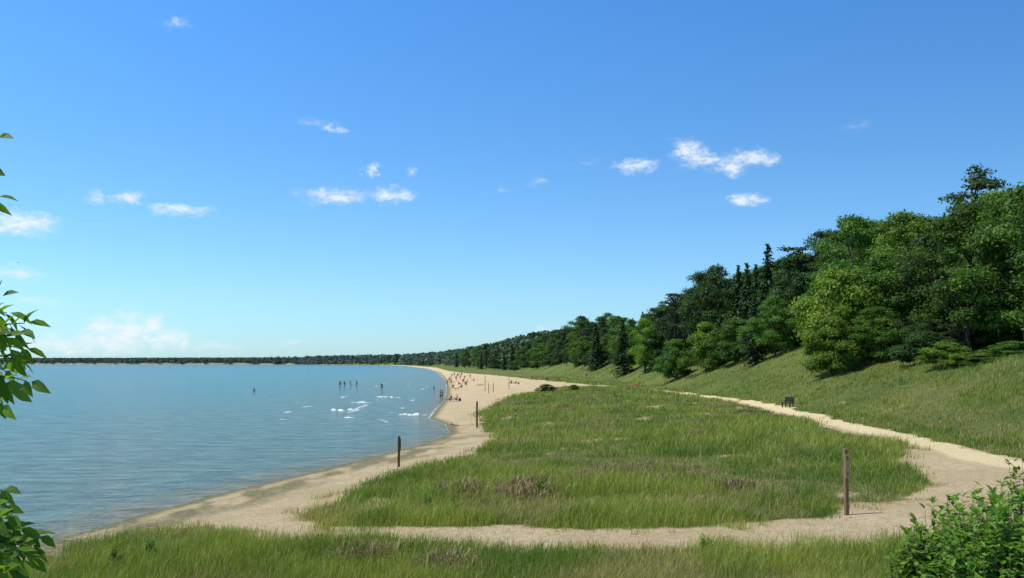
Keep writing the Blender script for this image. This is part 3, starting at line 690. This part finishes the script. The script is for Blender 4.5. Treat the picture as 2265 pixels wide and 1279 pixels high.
p('sit',1131,849,1.0,'navy','black','person in navy sitting beside the slim post, left of a pair')
p('sit',1141,849,2.0,'grey','navy','person in grey sitting beside the slim post, right of a pair')
p('stand',1152,836,0,'pink','white','person in pink and white standing far back on the sand')
p('sit',1186,841,.4,'red','navy','person in red sitting at the left end of the distant row')
p('sit',1197,841,1.0,'blue','navy','person in blue sitting in the middle of the distant row')
p('sit',1209,841,-.4,'black','grey','person in black sitting at the right end of the distant row')
p('stand',1297,836,.5,'white','blue','person in white standing alone at the right end of the sand')
p('lie',1406,856,1.5,'red','red','person in red lying on the grass right of the beach',sc=1.1,sink=-.35)
p('stand',1018,840,1.0,'white','red','person in white top and red shorts standing in the beach crowd')
p('stand',1009,843,-1.0,'navy','grey','person in navy top and grey shorts standing in the beach crowd')
p('sit',1033,847,1.4,'black','black','person all in black sitting beside the yellow towel')
p('sit',1015,851,-.8,'orange','navy','person in orange top sitting in front of the beach crowd')
p('sit',1002,858,.6,'navy','grey','person in navy and grey sitting left of the lying bather in red')
p('stand',1021,833,.4,'black','black','person all in black standing farthest back in the beach crowd','skin_tan')
p('sit',1172,839,.3,'white','grey','person in white top sitting left of the distant row')
p('stand',998,838,2.0,None,'teal','bare chested person in teal trunks at the waters edge far back')
for px,py,c1,c2 in [(1001,831,'navy','black'),(1015,830,'black','navy'),(1028,836,'navy','navy'),(1008,838,'black','black'),(1024,846,'navy','black'),(1048,843,'black','navy'),(998,852,'navy','navy'),(1030,852,'black','navy')]:
    p(random.choice(['sit','stand','sit']),px,py,random.random()*6,c1,c2,'tiny person in dark beach clothes among the distant beach crowd',group='dark dressed people of the distant beach crowd')
# towels, bags
def towel(px,py,mat,label,rz):
    X,Y,Z=at_ground(px,py); n=10; xs=np.linspace(-.45,.45,n); ys=np.linspace(-.9,.9,n); A,B=np.meshgrid(xs,ys); c,s=math.cos(rz),math.sin(rz)
    WX=X+A*c-B*s; WY=Y+A*s+B*c; Zz=height(WX.ravel(),WY.ravel())+.02+.03*rng.random(n*n)
    V=np.stack([A.ravel(),B.ravel(),Zz-Z],-1); I,J=np.meshgrid(np.arange(n-1),np.arange(n-1)); b=(J*n+I).ravel()
    o=link('beach_towel',mesh_np('beach_towel',V,[np.stack([b,b+1,b+n+1,b+n],-1)],True),M[mat]); o.location=(X,Y,Z); o.rotation_euler=(0,0,rz); tag(o,label,'towel')
towel(1014,863,'red','red beach towel on the sand between the bathers',1.3)
towel(1004,889,'blue','blue beach towel under the front seated pair',1.2)
towel(1035,845,'yellow','yellow beach towel left of the orange dressed person',1.4)
towel(1137,852,'white','white beach towel in front of the pair by the slim post',1.2)
def bag(px,py,mat,label):
    X,Y,Z=at_ground(px,py); o=empty('beach_bag',(X,Y,Z),random.random()*3,label,'bag')
    m=MB(); m.tube([(0,0,0),(0,0,.04),(0,0,.25),(0,0,.38)],[.16,.2,.2,.14],10); link('bag_body',m.mesh('bag_body',True),M[mat],o)
    m=MB(); m.tube([(.13*math.cos(t),0,.36+.2*math.sin(t)) for t in np.linspace(0,math.pi,8)],[.012]*8,5); link('handle',m.mesh('handle'),M[mat],o)
bag(1147,850,'black','black beach bag right of the pair by the slim post'); bag(1017,887,'navy','dark beach bag right of the front seated pair')
# bird
bp_=at_y(40,581,260); m=skin_mesh('gull',[(0,0,0),(0,.18,.02),(0,.28,.03),(0,-.2,0),(.22,.02,.1),(.5,-.06,.03),(-.22,.02,.1),(-.5,-.06,.03)],[(0,1),(1,2),(0,3),(0,4),(4,5),(0,6),(6,7)],[.06,.05,.03,.03,.035,.012,.035,.012],1)
o=link('flying_bird',m,M['grey']); o.location=bp_; o.rotation_euler=(0,.2,1.2); tag(o,'tiny dark bird flying in the sky near the left edge','bird')
# ------------------------------------------------------------------ sky, sun, camera
SE,SR=math.radians(60),math.radians(-98)       # sun high on the left
S=Vector((math.sin(SR)*math.cos(SE),math.cos(SR)*math.cos(SE),math.sin(SE)))
w=bpy.data.worlds.new('World'); SC.world=w; w.use_nodes=True; nt=w.node_tree; nt.nodes.clear()
out=nt.nodes.new('ShaderNodeOutputWorld'); bg=nt.nodes.new('ShaderNodeBackground'); nt.links.new(bg.outputs[0],out.inputs[0]); bg.inputs[1].default_value=.12
sky=nt.nodes.new('ShaderNodeTexSky'); sky.sky_type='NISHITA'; sky.sun_disc=False; sky.sun_elevation=SE; sky.sun_rotation=SR; sky.altitude=200; sky.air_density=1.0; sky.dust_density=.3; sky.ozone_density=2.0
gen=nd(nt,'ShaderNodeTexCoord').outputs['Generated']
sx=nd(nt,'ShaderNodeSeparateXYZ',{0:gen})
azn=math_(nt,'ARCTAN2',sx.outputs[0],sx.outputs[1]); eln=math_(nt,'ARCSINE',sx.outputs[2])
ae=nd(nt,'ShaderNodeCombineXYZ',{0:azn,1:eln}).outputs[0]
nw=noise(nt,nd(nt,'ShaderNodeMapping',{0:ae,3:(1,1.6,1)}).outputs[0],42,6,.68,1)
off=nd(nt,'ShaderNodeVectorMath',{0:nw,1:(.5,.5,.5)},operation='SUBTRACT').outputs[0]
off=nd(nt,'ShaderNodeVectorMath',{0:off,1:(.06,.026,0)},operation='MULTIPLY').outputs[0]
pos=nd(nt,'ShaderNodeVectorMath',{0:ae,1:off},operation='ADD').outputs[0]
CL=[(740,435,76,18,1),(865,432,58,15,1),(828,380,24,16,.95),(905,383,20,9,.7),(1405,366,54,15,1),(1525,335,38,30,1),(1560,352,50,16,.95),(1620,370,46,22,.95),(1655,348,44,18,.95),(1700,353,34,13,.9),(1650,440,44,13,1),(395,466,62,12,.9),(285,438,34,13,.8),(210,437,28,18,.65),(35,495,80,24,1),(385,48,32,12,.5),(735,283,26,10,.65),(688,268,34,8,.42),(30,605,55,18,.6),(1190,402,30,11,.42),(1100,420,24,8,.36),(75,668,60,12,.45),(225,722,34,22,1),(285,728,46,34,1.15),(335,718,30,22,1.1),(365,752,44,24,1),(240,758,80,24,1),(140,762,120,20,.75),(640,757,28,8,.5),(1210,722,30,10,.42),(470,766,70,13,.45),(1890,282,34,12,.25),(1295,362,38,8,.34)]
acc=None
for px,py,rx,ry,it in CL:
    r=ray(px,py); a0=math.atan2(r[0],r[1]); e0=math.asin(r[2]/np.linalg.norm(r)); ix_,iy_=F/(rx*1.3),F/(ry*1.35)
    v=nd(nt,'ShaderNodeVectorMath',{0:pos,1:(ix_,iy_,0),2:(-a0*ix_,-e0*iy_,0)},operation='MULTIPLY_ADD').outputs[0]
    l=nd(nt,'ShaderNodeVectorMath',{0:v},operation='LENGTH').outputs['Value']
    b=math_(nt,'MULTIPLY_ADD',l,-it,it)
    acc=b if acc is None else math_(nt,'MAXIMUM',acc,b)
fine=noise(nt,nd(nt,'ShaderNodeMapping',{0:ae,3:(1,1.8,1)}).outputs[0],80,7,.72)
dens=math_(nt,'MULTIPLY',math_(nt,'MAXIMUM',acc,0.0),math_(nt,'MULTIPLY_ADD',fine,3.0,-.6))
dens=ramp(nt,dens,.0,1.0)
cr=nd(nt,'ShaderNodeValToRGB',{0:math_(nt,'MULTIPLY',eln,1/math.radians(90))}); e=cr.color_ramp.elements
e[0].position=0; e[0].color=(.66,1.02,1.42,1); e[1].position=1; e[1].color=(.75,.95,1.2,1)
for ps,c in ((4,(.68,1.06,1.40)),(12,(.58,1.05,1.46)),(20,(.53,1.11,1.66)),(40,(.64,.97,1.35))):
    q=e.new(ps/90); q.color=c4(c)
skyc=mixc(nt,1.0,sky.outputs[0],cr.outputs[0],'MULTIPLY')
sg=nd(nt,'ShaderNodeMapRange',{0:azn,1:-.5,2:.5,3:1.12,4:.86}).outputs[0]
skyc=nd(nt,'ShaderNodeVectorMath',{0:skyc,'Scale':sg},operation='SCALE').outputs[0]
cl=mixc(nt,math_(nt,'MULTIPLY',dens,.9),skyc,(7.3,7.9,8.3))
nt.links.new(cl,bg.inputs[0])
ld=bpy.data.lights.new('sun','SUN'); ld.energy=5.0; ld.angle=math.radians(.53); ld.color=(1,.955,.86)
lo=bpy.data.objects.new('sun',ld); COL.objects.link(lo); lo.rotation_euler=S.to_track_quat('Z','Y').to_euler(); lo.location=S*100
cd=bpy.data.cameras.new('camera'); cd.sensor_width=36; cd.lens=F/2265*36; cd.clip_end=30000; cd.clip_start=.05
co=bpy.data.objects.new('camera',cd); COL.objects.link(co); co.location=(0,0,H); co.rotation_euler=(math.pi/2+TH,0,0); SC.camera=co
SC.view_settings.view_transform='Standard'; SC.view_settings.look='None'; SC.view_settings.exposure=0
